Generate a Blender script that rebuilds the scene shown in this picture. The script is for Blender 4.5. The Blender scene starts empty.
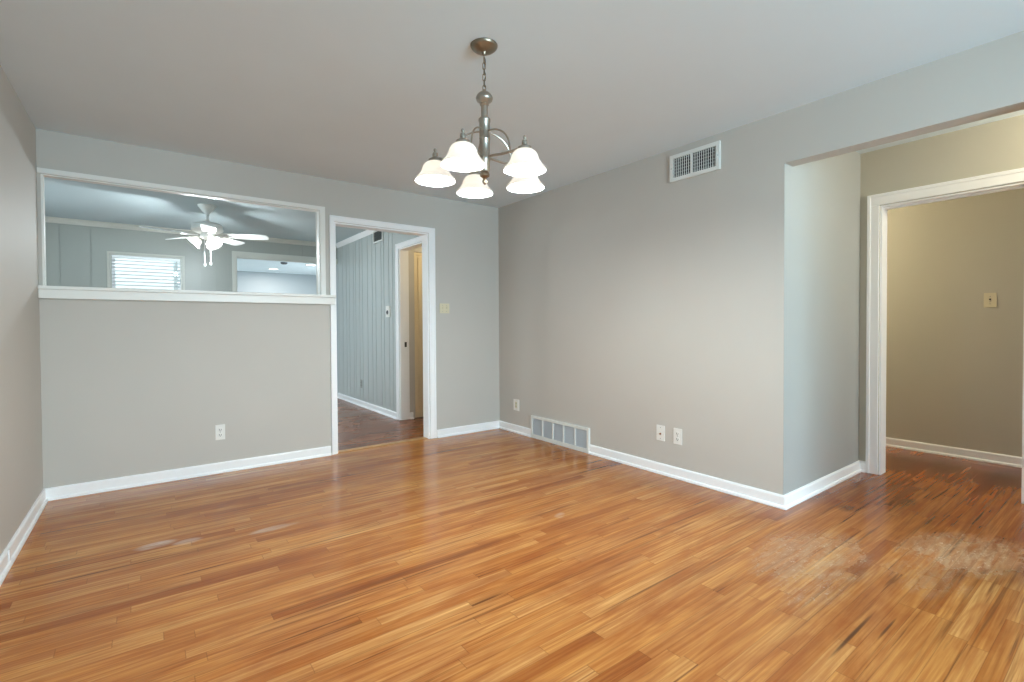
import bpy, bmesh, math, random
from mathutils import Vector, Matrix

random.seed(7)
scene = bpy.context.scene
COL = scene.collection

# ---------------------------------------------------------------- dimensions (metres)
XL, XR, YB, YF = -0.554, 3.140, 4.4115, -2.60      # dining room: left, right, back, front walls
YC, XA, ZH = 1.388, 4.399, 2.1256                  # corner of the entry, entry wall, header underside
H, T = 2.44, 0.115                                 # ceiling height, wall thickness
XP, YD, XDL = 2.447, 7.85, -2.60                   # den: panelled wall, far wall, left wall
YK, XKL, XKR = 12.90, 0.62, 5.40                  # kitchen beyond
XH = 5.50                                          # hall far wall

# ---------------------------------------------------------------- camera
f_px, yaw, pitch, roll, cam_h, cy = 486.8, 0.645092, 0.0161745, -0.0053466, 1.14139, 333.145
right = Vector((math.cos(yaw), -math.sin(yaw), 0)); fwd = Vector((math.sin(yaw), math.cos(yaw), 0)); up = Vector((0, 0, 1))
fwd2 = fwd * math.cos(pitch) - up * math.sin(pitch); up2 = up * math.cos(pitch) + fwd * math.sin(pitch)
r3 = right * math.cos(roll) + up2 * math.sin(roll); u3 = up2 * math.cos(roll) - right * math.sin(roll)
cam = bpy.data.cameras.new('camera')
cam.sensor_width = 36.0; cam.lens = f_px / 1024 * 36.0; cam.shift_y = -(341 - cy) / 1024
cam.clip_start = 0.02
cam_o = bpy.data.objects.new('camera', cam); COL.objects.link(cam_o)
cam_o.matrix_world = Matrix(((r3.x, u3.x, -fwd2.x, 0), (r3.y, u3.y, -fwd2.y, 0), (r3.z, u3.z, -fwd2.z, cam_h), (0, 0, 0, 1)))
scene.camera = cam_o

# ---------------------------------------------------------------- world, daylight, exposure
vs = scene.view_settings
scene.display_settings.display_device = 'sRGB'
vs.view_transform = 'Standard'; vs.look = 'None'; vs.gamma = 1.0; vs.use_curve_mapping = False
vs.exposure = 0.72
scene.cycles.max_bounces = 10; scene.cycles.diffuse_bounces = 6; scene.cycles.glossy_bounces = 4
scene.cycles.transparent_max_bounces = 12; scene.cycles.caustics_reflective = False; scene.cycles.caustics_refractive = False
scene.cycles.sample_clamp_indirect = 2.5
world = bpy.data.worlds.new('sky'); scene.world = world; world.use_nodes = True
wn = world.node_tree; wn.nodes.clear()
w_tc = wn.nodes.new('ShaderNodeTexCoord'); w_sep = wn.nodes.new('ShaderNodeSeparateXYZ'); w_ramp = wn.nodes.new('ShaderNodeValToRGB')
w_bg = wn.nodes.new('ShaderNodeBackground'); w_out = wn.nodes.new('ShaderNodeOutputWorld')
wn.links.new(w_tc.outputs['Generated'], w_sep.inputs[0]); wn.links.new(w_sep.outputs['Z'], w_ramp.inputs['Fac'])
w_ramp.color_ramp.elements[0].position = 0.0; w_ramp.color_ramp.elements[0].color = (0.55, 0.68, 0.62, 1)
w_ramp.color_ramp.elements[1].position = 0.12; w_ramp.color_ramp.elements[1].color = (0.78, 0.92, 1.0, 1)
wn.links.new(w_ramp.outputs['Color'], w_bg.inputs['Color']); w_bg.inputs['Strength'].default_value = 1.0
wn.links.new(w_bg.outputs['Background'], w_out.inputs['Surface'])

def daylight(name, loc, direction, sx, sy, power, color):
    l = bpy.data.lights.new(name, 'AREA'); l.shape = 'RECTANGLE'; l.size = sx; l.size_y = sy
    l.energy = power; l.color = color
    o = bpy.data.objects.new(name, l); COL.objects.link(o)
    o.location = loc; o.rotation_euler = Vector(direction).to_track_quat('-Z', 'Y').to_euler()
    return o
COOL = (0.60, 0.84, 1.0)
daylight('window_daylight', (1.35, YF - 0.30, 1.35), (0, 1, 0.0), 2.7, 1.7, 200, COOL)      # dining windows behind the camera
daylight('side_window_daylight', (XL - 0.42, -1.35, 1.35), (1, 0.25, -0.12), 2.0, 1.7, 20, COOL)
daylight('entry_daylight', (3.77, YF - 0.30, 1.20), (0, 1, -0.45), 0.9, 1.9, 36, (0.60, 0.80, 1.0)) # glazed entry door
daylight('den_daylight', (XDL - 0.30, 6.15, 1.40), (1, 0, -0.05), 2.3, 1.6, 58, (0.74, 0.89, 1.0))
daylight('kitchen_daylight', (XKR + 0.30, 10.4, 1.45), (-1, 0, 0.5), 2.6, 1.5, 115, (0.80, 0.91, 1.0))

# ---------------------------------------------------------------- materials
def lin(c):
    return tuple(((v / 255) / 12.92 if v / 255 <= 0.04045 else ((v / 255 + 0.055) / 1.055) ** 2.4) for v in c) + (1.0,)

class Nodes:
    def __init__(self, m): self.t = m.node_tree
    def put(self, v, sock):
        if hasattr(v, 'is_output') : self.t.links.new(v, sock)
        else: sock.default_value = v
    def math(self, op, a, b=0.0, c=None, clamp=False):
        n = self.t.nodes.new('ShaderNodeMath'); n.operation = op; n.use_clamp = clamp
        self.put(a, n.inputs[0]); self.put(b, n.inputs[1])
        if c is not None: self.put(c, n.inputs[2])
        return n.outputs[0]
    def mix(self, fac, a, b, mode='MIX'):
        n = self.t.nodes.new('ShaderNodeMix'); n.data_type = 'RGBA'; n.blend_type = mode
        self.put(fac, n.inputs['Factor']); self.put(a, n.inputs[6]); self.put(b, n.inputs[7])
        return n.outputs[2]
    def range(self, v, a, b, c=0.0, d=1.0, smooth=False):
        n = self.t.nodes.new('ShaderNodeMapRange'); n.clamp = True
        if smooth: n.interpolation_type = 'SMOOTHSTEP'
        self.put(v, n.inputs[0])
        for k, x in enumerate((a, b, c, d)): n.inputs[k + 1].default_value = x
        return n.outputs[0]
    def xyz(self, x, y, z=0.0):
        n = self.t.nodes.new('ShaderNodeCombineXYZ')
        self.put(x, n.inputs[0]); self.put(y, n.inputs[1]); self.put(z, n.inputs[2]); return n.outputs[0]
    def white(self, v, dims='2D'):
        n = self.t.nodes.new('ShaderNodeTexWhiteNoise'); n.noise_dimensions = dims
        self.put(v, n.inputs['W' if dims == '1D' else 'Vector']); return n.outputs['Value']
    def noise(self, v, scale=1.0, detail=4.0, rough=0.55, dist=0.0):
        n = self.t.nodes.new('ShaderNodeTexNoise'); self.put(v, n.inputs['Vector'])
        n.inputs['Scale'].default_value = scale; n.inputs['Detail'].default_value = detail
        n.inputs['Roughness'].default_value = rough; n.inputs['Distortion'].default_value = dist
        return n.outputs[0]
    def ramp(self, v, stops):
        n = self.t.nodes.new('ShaderNodeValToRGB'); r = n.color_ramp
        while len(r.elements) < len(stops): r.elements.new(0.5)
        for e, (p, c) in zip(r.elements, stops): e.position = p; e.color = c
        self.put(v, n.inputs[0]); return n.outputs[0]
    def bump(self, h, strength, dist):
        n = self.t.nodes.new('ShaderNodeBump'); n.inputs['Strength'].default_value = strength
        n.inputs['Distance'].default_value = dist; self.put(h, n.inputs['Height']); return n.outputs[0]
    def coords(self):
        return self.t.nodes.new('ShaderNodeTexCoord').outputs['Object']

def mat(name, rgb, rough=0.5, metal=0.0, bump=0.0, bscale=300.0, spec=0.5, vary=0.03, emit=None, estr=0.0):
    m = bpy.data.materials.new(name); m.use_nodes = True
    b = m.node_tree.nodes['Principled BSDF']; n = Nodes(m)
    co = n.coords()
    c = lin(rgb)
    k = n.noise(co, 2.3, 3.0)
    lo = tuple(v * (1 - vary) for v in c[:3]) + (1,); hi = tuple(min(1, v * (1 + vary)) for v in c[:3]) + (1,)
    n.put(n.mix(k, lo, hi), b.inputs['Base Color'])
    b.inputs['Roughness'].default_value = rough; b.inputs['Metallic'].default_value = metal
    b.inputs['Specular IOR Level'].default_value = spec
    if bump: n.put(n.bump(n.noise(co, bscale, 2.0), bump, 0.001), b.inputs['Normal'])
    if emit is not None:
        b.inputs['Emission Color'].default_value = lin(emit); b.inputs['Emission Strength'].default_value = estr
    return m

def floor_mat(name, tones, gap, hall=True):
    m = bpy.data.materials.new(name); m.use_nodes = True
    b = m.node_tree.nodes['Principled BSDF']; n = Nodes(m)
    sep = n.t.nodes.new('ShaderNodeSeparateXYZ'); n.put(n.coords(), sep.inputs[0])
    x, y = sep.outputs[0], sep.outputs[1]
    wdt = 0.0572
    q = n.math('DIVIDE', y, wdt); row = n.math('FLOOR', q); fy = n.math('FRACT', q)
    r1 = n.white(row, '1D'); r2 = n.white(n.math('ADD', row, 57.3), '1D')
    ln = n.math('MULTIPLY_ADD', r2, 1.0, 0.50)
    u = n.math('ADD', n.math('DIVIDE', x, ln), n.math('MULTIPLY', r1, 9.0))
    idx = n.math('FLOOR', u); fu = n.math('FRACT', u)
    v = n.white(n.xyz(row, idx)); v2 = n.white(n.xyz(n.math('ADD', row, 31.7), idx))
    col = n.ramp(v, [(0.0, lin(tones[0])), (0.14, lin(tones[1])), (0.55, lin(tones[2])), (1.0, lin(tones[3]))])
    off = n.math('MULTIPLY', v2, 40.0)
    gv = n.xyz(n.math('MULTIPLY_ADD', x, 3.2, off), n.math('MULTIPLY', y, 120.0), off)
    g = n.noise(gv, 1.0, 2.0, 0.6, 0.3)
    g2 = n.noise(n.xyz(n.math('MULTIPLY_ADD', x, 0.9, off), n.math('MULTIPLY', y, 26.0), off), 1.0, 4.0, 0.6, 0.7)
    fig = n.noise(n.xyz(n.math('MULTIPLY_ADD', x, 0.55, off), n.math('MULTIPLY', y, 11.0), off), 1.0, 2.0, 0.5, 0.5)
    rings = n.math('MULTIPLY_ADD', n.math('SINE', n.math('MULTIPLY', fig, 62.0)), 0.5, 0.5)
    deep = n.mix(1.0, col, lin((178, 128, 84)), 'MULTIPLY')
    col = n.mix(n.range(g, 0.36, 0.62, 0.36, 0.0), col, deep)
    col = n.mix(n.range(g2, 0.38, 0.66, 0.46, 0.0), col, deep)
    col = n.mix(n.math('MULTIPLY', rings, 0.34), col, deep)
    # dark mineral streaks in some boards
    st = n.noise(n.xyz(n.math('MULTIPLY_ADD', x, 1.3, off), n.math('MULTIPLY', y, 44.0), off), 1.0, 3.0, 0.55)
    col = n.mix(n.math('MULTIPLY', n.range(st, 0.60, 0.70), n.range(v2, 0.35, 0.7, 0.0, 0.85)), col, lin((96, 52, 22)))
    # blotchy old finish running over several boards
    blot = n.noise(n.xyz(n.math('MULTIPLY', x, 1.7), n.math('MULTIPLY', y, 5.5), 5.3), 1.0, 5.0, 0.62, 0.6)
    col = n.mix(n.range(blot, 0.42, 0.64, 0.0, 0.50), col, n.mix(1.0, col, lin((200, 152, 108)), 'MULTIPLY'))
    # fine dark mineral lines and knots crossing the boards
    ln2 = n.noise(n.xyz(n.math('MULTIPLY', x, 1.1), n.math('MULTIPLY', y, 48.0), 3.7), 1.0, 3.0, 0.6, 0.4)
    zone = n.noise(n.xyz(n.math('MULTIPLY', x, 0.9), n.math('MULTIPLY', y, 3.0), 8.1), 1.0, 2.0, 0.5)
    col = n.mix(n.math('MULTIPLY', n.range(ln2, 0.55, 0.68), n.range(zone, 0.40, 0.62, 0.20, 0.70)), col, lin((112, 62, 26)))
    # broad uneven finish
    broad = n.noise(n.xyz(x, n.math('MULTIPLY', y, 1.6)), 1.3, 3.0)
    col = n.mix(n.range(broad, 0.35, 0.7, 0.26, 0.0), col, n.mix(1.0, col, lin((205, 160, 120)), 'MULTIPLY'))
    if hall:
        red = n.math('ADD', n.math('MULTIPLY', n.math('SUBTRACT', x, 2.7), 1.0), n.math('MULTIPLY', n.math('SUBTRACT', broad, 0.5), 1.2))
        redm = n.range(red, -0.2, 1.1, 0.0, 0.85, True)
        col = n.mix(redm, col, n.mix(1.0, col, lin((178, 148, 126)), 'MULTIPLY'))
        ragn = n.noise(n.xyz(n.math('MULTIPLY', x, 5.0), n.math('MULTIPLY', y, 11.0)), 1.0, 4.0, 0.6)
        def ell(cx, cy_, a, bb, power=1.0, ang=0.0, rag=0.0):
            dx = n.math('SUBTRACT', x, cx); dy = n.math('SUBTRACT', y, cy_)
            ca, sa = math.cos(ang), math.sin(ang)
            ex = n.math('ADD', n.math('MULTIPLY', dx, ca), n.math('MULTIPLY', dy, sa))
            ey = n.math('SUBTRACT', n.math('MULTIPLY', dy, ca), n.math('MULTIPLY', dx, sa))
            d = n.math('ADD', n.math('POWER', n.math('ABSOLUTE', n.math('DIVIDE', ex, a)), 2.0), n.math('POWER', n.math('ABSOLUTE', n.math('DIVIDE', ey, bb)), 2.0))
            if rag: d = n.math('ADD', d, n.math('MULTIPLY', n.math('SUBTRACT', ragn, 0.5), rag))
            return n.range(d, 0.0, 1.35 if rag else 1.0, power, 0.0, True)
        fine = n.noise(n.xyz(n.math('MULTIPLY', x, 7.0), n.math('MULTIPLY', y, 40.0)), 1.0, 4.0, 0.65, 0.6)
        wear = None
        for a in [(2.60, 1.02, 0.42, 0.22, 0.8, 0.0, 1.8), (3.24, 0.56, 0.36, 0.22, 1.0, -0.3, 1.8),
                  (2.3, 0.87, 0.25, 0.10, 0.4, 0.0, 3.0), (2.85, 0.62, 0.3, 0.15, 0.4, 0.0, 3.0)]:
            e = ell(*a); wear = e if wear is None else n.math('MAXIMUM', wear, e)
        scratch = n.noise(n.xyz(n.math('MULTIPLY_ADD', y, 14.0, n.math('MULTIPLY', x, 30.0)), n.math('MULTIPLY_ADD', x, -9.0, n.math('MULTIPLY', y, 55.0))), 1.0, 5.0, 0.7, 1.2)
        col = n.mix(n.math('MULTIPLY', wear, n.range(fine, 0.36, 0.62, 0.05, 0.62)), col, lin((200, 172, 140)))
        col = n.mix(n.math('MULTIPLY', wear, n.range(scratch, 0.56, 0.70, 0.0, 0.75)), col, lin((226, 214, 196)))
        smudge = None
        for a in [(0.03, 3.15, 0.10, 0.045, 1.0, 0.0, 1.5), (0.16, 3.10, 0.07, 0.04, 0.8, 0.0, 1.5), (0.57, 3.0, 0.13, 0.035, 0.8, 0.0, 1.5), (1.97, 2.15, 0.05, 0.03, 0.5, 0.5, 2.0)]:
            e = ell(*a); smudge = e if smudge is None else n.math('MAXIMUM', smudge, e)
        col = n.mix(n.math('MULTIPLY', smudge, n.range(fine, 0.3, 0.6, 0.15, 0.75)), col, lin((212, 192, 174)))
        stain = None
        for a in [(4.95, 1.30, 0.36, 0.20, 1.0, 0.0, 2.0), (5.10, 1.02, 0.34, 0.12, 1.0, 0.0, 2.0), (5.02, 0.66, 0.26, 0.14, 0.9, 0.0, 2.0), (4.6, 1.55, 0.3, 0.2, 0.7), (3.85, 0.95, 0.12, 0.05, 0.7), (3.45, 1.15, 0.1, 0.06, 0.6)]:
            e = ell(*a); stain = e if stain is None else n.math('MAXIMUM', stain, e)
        stain = n.math('MULTIPLY', stain, n.range(ragn, 0.36, 0.60, 0.4, 1.0))
        col = n.mix(n.math('MULTIPLY', stain, 0.85), col, lin((48, 26, 14)))
        # two split boards near the entry
        crack = None
        for a in [(2.06, 0.665, 0.26, 0.009, 1.0), (2.20, 0.60, 0.13, 0.006, 0.9), (0.78, 2.66, 0.30, 0.006, 0.9), (1.05, 2.04, 0.28, 0.005, 0.8), (1.75, 1.32, 0.40, 0.005, 0.8)]:
            e = ell(*a); crack = e if crack is None else n.math('MAXIMUM', crack, e)
        col = n.mix(n.math('MULTIPLY', crack, 0.85), col, lin((58, 30, 14)))
        rough = n.math('MULTIPLY_ADD', wear, 0.10, n.range(broad, 0.3, 0.7, 0.17, 0.27))
    else:
        rough = n.range(broad, 0.3, 0.7, 0.20, 0.32)
    edge = n.math('MINIMUM', fy, n.math('SUBTRACT', 1.0, fy))
    gapm = n.range(edge, 0.0, 0.035, 1.0, 0.0)
    endm = n.range(n.math('MULTIPLY', n.math('MINIMUM', fu, n.math('SUBTRACT', 1.0, fu)), ln), 0.0, 0.0022, 1.0, 0.0)
    rg = n.white(n.math('ADD', row, 11.9), '1D')
    gapm = n.math('MAXIMUM', n.math('MULTIPLY', gapm, n.range(rg, 0.3, 1.0, 0.25, 0.85)), n.math('MULTIPLY', endm, 0.6))
    col = n.mix(n.math('MULTIPLY', gapm, gap), col, lin((72, 40, 20)))
    n.put(col, b.inputs['Base Color']); n.put(rough, b.inputs['Roughness'])
    b.inputs['Specular IOR Level'].default_value = 0.42
    hgt = n.math('SUBTRACT', n.math('MULTIPLY', g, 0.25), gapm)
    n.put(n.bump(hgt, 0.12, 0.0006), b.inputs['Normal'])
    return m

M = {}
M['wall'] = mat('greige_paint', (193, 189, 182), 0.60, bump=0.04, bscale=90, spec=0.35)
M['wall_return'] = mat('greige_paint_shaded_cool', (164, 166, 164), 0.40, bump=0.04, bscale=90, spec=0.5)  # wall paint darkened for shade, bluish daylight glow mixed into the colour
M['wall_entry'] = mat('greige_paint_lamp_tint', (190, 186, 172), 0.42, bump=0.04, bscale=90, spec=0.45)  # wall paint tinted beige: warm lamp light put into the colour
M['wall_den'] = mat('den_paint_shaded', (150, 152, 145), 0.36, spec=0.5)  # den paint, darker copy: the far wall's shade is in the colour
M['wall_plank'] = mat('den_paint_lit', (184, 190, 188), 0.36, spec=0.5)  # den paint, lighter copy: window light is in the colour
M['ceil'] = mat('ceiling_paint', (219, 231, 237), 0.9, bump=0.15, bscale=60, spec=0.2)
M['den_trim'] = mat('den_trim_paint', (188, 187, 178), 0.4)
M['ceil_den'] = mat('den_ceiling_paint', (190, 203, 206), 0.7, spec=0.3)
M['trim'] = mat('white_trim_paint', (246, 247, 248), 0.30, spec=0.45, vary=0.012)
M['trim_old'] = mat('off_white_trim_paint', (232, 231, 226), 0.35, spec=0.45, vary=0.012)
M['door'] = mat('cream_door_paint', (226, 210, 176), 0.35, spec=0.45, vary=0.012)
M['kitchen'] = mat('pale_blue_grey_paint', (172, 180, 184), 0.5)
M['kfloor'] = mat('kitchen_vinyl', (200, 196, 188), 0.4)
M['floor'] = floor_mat('oak_strip_floor', [(192, 124, 58), (218, 152, 78), (227, 166, 92), (234, 180, 110)], 0.8)
M['den_floor'] = floor_mat('dark_oak_strip_floor', [(98, 58, 32), (136, 86, 52), (160, 108, 68), (178, 128, 86)], 0.8, hall=False)
M['threshold'] = mat('threshold_oak', (196, 150, 98), 0.3)
M['nickel'] = mat('brushed_nickel', (176, 170, 160), 0.30, 1.0, vary=0.05)
M['nickel_dark'] = mat('aged_nickel', (150, 138, 120), 0.34, 1.0, vary=0.08)
M['steel'] = mat('steel_screw', (150, 150, 150), 0.35, 1.0)
M['vent'] = mat('vent_enamel', (226, 228, 224), 0.35, vary=0.01)
M['vent_dark'] = mat('duct_shade', (28, 30, 30), 0.8)
M['vent_grey'] = mat('dark_grey_slat', (92, 96, 94), 0.6)  # slats darker than the vent frame
M['grille_slat'] = mat('grey_white_slat', (196, 200, 204), 0.5)
M['vent_mid'] = mat('gap_shade_damper', (140, 143, 141), 0.6)  # darkness of the gaps between louvers put into the damper grey
M['grille_back'] = mat('grille_filter', (84, 86, 90), 0.9)
M['plate'] = mat('white_plate_plastic', (232, 231, 226), 0.3, vary=0.01)
M['almond'] = mat('almond_plate_plastic', (214, 205, 176), 0.32, vary=0.01)
M['slot'] = mat('outlet_slot_dark', (60, 58, 56), 0.6)
M['brass'] = mat('jack_metal', (140, 100, 78), 0.35, 1.0)
M['fan'] = mat('white_fan_enamel', (232, 234, 230), 0.35, vary=0.01)
M['blind'] = mat('white_blind_slat', (236, 240, 240), 0.45, vary=0.01)
def slat_mat():
    m = bpy.data.materials.new('translucent_white_slat'); m.use_nodes = True
    nt = m.node_tree; nt.nodes.clear(); n = Nodes(m)
    out = nt.nodes.new('ShaderNodeOutputMaterial'); mx = nt.nodes.new('ShaderNodeMixShader'); mx.inputs[0].default_value = 0.45
    df = nt.nodes.new('ShaderNodeBsdfDiffuse'); tl = nt.nodes.new('ShaderNodeBsdfTranslucent')
    k = n.noise(n.coords(), 6.0, 2.0)
    c = n.mix(k, lin((232, 238, 240)), lin((244, 247, 248)))
    n.put(c, df.inputs['Color']); n.put(c, tl.inputs['Color'])
    nt.links.new(df.outputs[0], mx.inputs[1]); nt.links.new(tl.outputs[0], mx.inputs[2]); nt.links.new(mx.outputs[0], out.inputs['Surface'])
    return m
M['slat'] = slat_mat()
M['bulb'] = mat('lit_bulb', (255, 250, 240), 0.3, emit=(255, 244, 225), estr=6.0)
M['lens'] = mat('lit_lamp_lens', (255, 250, 240), 0.3, emit=(255, 248, 236), estr=6.0)

def glass_mat():
    m = bpy.data.materials.new('clear_window_glass'); m.use_nodes = True
    nt = m.node_tree; nt.nodes.clear(); n = Nodes(m)
    out = nt.nodes.new('ShaderNodeOutputMaterial'); mx = nt.nodes.new('ShaderNodeMixShader')
    tr = nt.nodes.new('ShaderNodeBsdfTransparent'); gl = nt.nodes.new('ShaderNodeBsdfGlossy'); gl.inputs['Roughness'].default_value = 0.02
    tr.inputs['Color'].default_value = (0.97, 0.985, 0.98, 1)
    fr = nt.nodes.new('ShaderNodeFresnel'); fr.inputs['IOR'].default_value = 1.45
    nt.links.new(n.math('MULTIPLY', fr.outputs[0], 0.9), mx.inputs[0]); nt.links.new(tr.outputs[0], mx.inputs[1]); nt.links.new(gl.outputs[0], mx.inputs[2])
    nt.links.new(mx.outputs[0], out.inputs['Surface']); return m
M['glass'] = glass_mat()

def shade_mat(name, estr, col):
    m = bpy.data.materials.new(name); m.use_nodes = True
    nt = m.node_tree; nt.nodes.clear(); n = Nodes(m)
    out = nt.nodes.new('ShaderNodeOutputMaterial')
    tl = nt.nodes.new('ShaderNodeBsdfTranslucent'); tl.inputs['Color'].default_value = (0.5, 0.48, 0.45, 1)
    pr = nt.nodes.new('ShaderNodeBsdfPrincipled'); pr.inputs['Roughness'].default_value = 0.25
    pr.inputs['Base Color'].default_value = (0.9, 0.89, 0.86, 1)
    pr.inputs['Emission Color'].default_value = lin(col)
    k = n.noise(n.coords(), 40.0, 2.0)
    n.put(n.math('MULTIPLY_ADD', k, estr * 0.3, estr * 0.85), pr.inputs['Emission Strength'])
    mx = nt.nodes.new('ShaderNodeMixShader'); mx.inputs[0].default_value = 0.5
    nt.links.new(pr.outputs[0], mx.inputs[1]); nt.links.new(tl.outputs[0], mx.inputs[2]); nt.links.new(mx.outputs[0], out.inputs['Surface'])
    return m
M['shade'] = shade_mat('lit_alabaster_glass', 0.48, (255, 247, 232))
M['fan_shade'] = shade_mat('lit_frosted_glass', 0.8, (255, 253, 248))

for nm in ('bulb', 'lens', 'shade', 'fan_shade'): M[nm].cycles.emission_sampling = 'NONE'   # the point lamps carry the light

# ---------------------------------------------------------------- geometry helpers
def obj(name, bm, m, parent=None, smooth=False, loc=(0, 0, 0), rot=(0, 0, 0), mats=None):
    me = bpy.data.meshes.new(name); bmesh.ops.recalc_face_normals(bm, faces=bm.faces)
    bm.to_mesh(me); bm.free()
    for mm in (mats or [m]): me.materials.append(mm)
    if smooth:
        for p in me.polygons: p.use_smooth = True
        try: me.set_sharp_from_angle(angle=math.radians(38))
        except Exception: pass
    o = bpy.data.objects.new(name, me); COL.objects.link(o)
    o.location = loc; o.rotation_euler = rot
    if parent: o.parent = parent
    return o

def tag(o, label, cat=None, group=None, kind=None):
    o['label'] = label
    if cat: o['category'] = cat
    if group: o['group'] = group
    if kind: o['kind'] = kind
    return o

def thing(name, label, cat, loc, rotz=0.0, group=None):
    o = bpy.data.objects.new(name, None); COL.objects.link(o); o.empty_display_size = 0.05
    o.location = loc; o.rotation_euler = (0, 0, rotz)
    return tag(o, label, cat, group)

def struct(name, bm, m, label, cat, parent=None, **kw):
    o = obj(name, bm, m, parent, **kw)
    return tag(o, label, cat, None, 'structure')

def box(bm, x0, x1, y0, y1, z0, z1, mi=0, bev=0.0):
    c = Vector(((x0 + x1) / 2, (y0 + y1) / 2, (z0 + z1) / 2))
    r = bmesh.ops.create_cube(bm, size=1.0, matrix=Matrix.Translation(c) @ Matrix.Diagonal((abs(x1 - x0), abs(y1 - y0), abs(z1 - z0), 1)))
    fs = {f for v in r['verts'] for f in v.link_faces}
    for f in fs: f.material_index = mi
    if bev:
        bmesh.ops.bevel(bm, geom=list({e for f in fs for e in f.edges}), offset=bev, segments=2, profile=0.6, affect='EDGES')
    return bm

def B(*args, **kw):
    bm = bmesh.new(); box(bm, *args, **kw); return bm

def lathe(bm, prof, seg=32, cx=0, cy=0, cz=0, cap0=False, cap1=False):
    rings = []
    for r, z in prof:
        rings.append([bm.verts.new((cx + r * math.cos(2 * math.pi * k / seg), cy + r * math.sin(2 * math.pi * k / seg), cz + z)) for k in range(seg)])
    for a, b2 in zip(rings, rings[1:]):
        for k in range(seg): bm.faces.new((a[k], a[(k + 1) % seg], b2[(k + 1) % seg], b2[k]))
    if cap0: bm.faces.new(rings[0][::-1])
    if cap1: bm.faces.new(rings[-1])
    return bm

def tube(bm, pts, r, seg=10, closed=False, flat=1.0):
    pts = [Vector(p) for p in pts]; rings = []; nn = len(pts)
    prev = None
    for i, p in enumerate(pts):
        if closed: t = pts[(i + 1) % nn] - pts[(i - 1) % nn]
        else: t = pts[min(i + 1, nn - 1)] - pts[max(i - 1, 0)]
        t.normalize()
        if prev is None:
            a = t.orthogonal().normalized() if abs(t.z) > 0.9 else Vector((0, 0, 1)).cross(t).normalized()
        else:
            a = (prev - t * prev.dot(t)).normalized()
        prev = a; b2 = t.cross(a)
        rr = r[i] if isinstance(r, (list, tuple)) else r
        rings.append([bm.verts.new(p + (a * math.cos(2 * math.pi * k / seg) * flat + b2 * math.sin(2 * math.pi * k / seg)) * rr) for k in range(seg)])
    n2 = nn if closed else nn - 1
    for i in range(n2):
        a, c = rings[i], rings[(i + 1) % nn]
        for k in range(seg): bm.faces.new((a[k], a[(k + 1) % seg], c[(k + 1) % seg], c[k]))
    if not closed: bm.faces.new(rings[0][::-1]); bm.faces.new(rings[-1])
    return bm

def sphere(bm, c, r, sz=1.0, seg=16):
    bmesh.ops.create_uvsphere(bm, u_segments=seg, v_segments=seg // 2 + 2, radius=r, matrix=Matrix.Translation(c) @ Matrix.Diagonal((1, 1, sz, 1)))
    return bm

def sweep(bm, prof, p0, p1, nrm, m0=0.0, m1=0.0):
    """extrude a profile [(out, up)] along p0->p1 on the floor plan; nrm = outward direction; m0/m1 = mitre (shift along path per unit out)"""
    p0 = Vector(p0); p1 = Vector(p1); d = (p1 - p0).normalized(); nrm = Vector(nrm)
    A = [bm.verts.new(p0 + nrm * o + Vector((0, 0, z)) + d * (m0 * o)) for o, z in prof]
    Bv = [bm.verts.new(p1 + nrm * o + Vector((0, 0, z)) + d * (m1 * o)) for o, z in prof]
    k = len(prof)
    for i in range(k): bm.faces.new((A[i], A[(i + 1) % k], Bv[(i + 1) % k], Bv[i]))
    bm.faces.new(A[::-1]); bm.faces.new(Bv)
    return bm

BASE = [(0, 0), (0.026, 0), (0.0255, 0.010), (0.022, 0.017), (0.014, 0.020), (0.014, 0.070), (0.011, 0.077), (0.006, 0.081), (0, 0.081)]

# ---------------------------------------------------------------- room shell
# floor: dining room, entry and hall in golden oak; den darker oak; kitchen vinyl
bm = bmesh.new()
box(bm, XL - T, XH + T, YF - T, YB + 0.05, -0.10, 0.0, 0)
box(bm, XDL - T, XH + T, YB + 0.05, YD + 0.06, -0.10, 0.0, 1)
box(bm, XKL - T, XKR + T, YD + 0.06, YK + T, -0.10, 0.0, 2)
struct('floor', bm, None, 'worn golden oak strip floor running across the dining room and entry', 'floor', mats=[M['floor'], M['den_floor'], M['kfloor']])
bm = bmesh.new()
box(bm, XL - T, XH + T, YF - T, YB + 0.05, H, H + 0.1); box(bm, XDL - T, XH + T, YB + 0.05, YD + 0.06, H, H + 0.1, 1); box(bm, XKL - T, XKR + T, YD + 0.06, YK + T, H, H + 0.1)
struct('ceiling', bm, None, 'flat pale grey-white ceiling above the dining room', 'ceiling', mats=[M['ceil'], M['ceil_den']])

SY0, SY1 = -2.30, -0.42
bm = bmesh.new()
for y0, y1, z0, z1 in [(YF, SY0, 0, H), (SY0, SY1, 0, 0.55), (SY0, SY1, 2.10, H), (SY1, YB, 0, H)]: box(bm, XL - T, XL, y0, y1, z0, z1)
struct('wall_left', bm, M['wall'], 'greige wall at the far left edge of the room', 'wall')
bm = bmesh.new()
for z in (0.55, 2.05): box(bm, XL - 0.08, XL - 0.02, SY0, SY1, z, z + 0.05)
for y in (SY0, (SY0 + SY1) / 2 - 0.03, SY1 - 0.06): box(bm, XL - 0.085, XL - 0.015, y, y + 0.06, 0.55, 2.10)
w = struct('window_6', bm, M['trim'], 'left wall window beside the viewer, out of view', 'window')
obj('pane', B(XL - 0.052, XL - 0.048, SY0 + 0.03, SY1 - 0.03, 0.58, 2.07), M['glass'], w)

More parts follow.
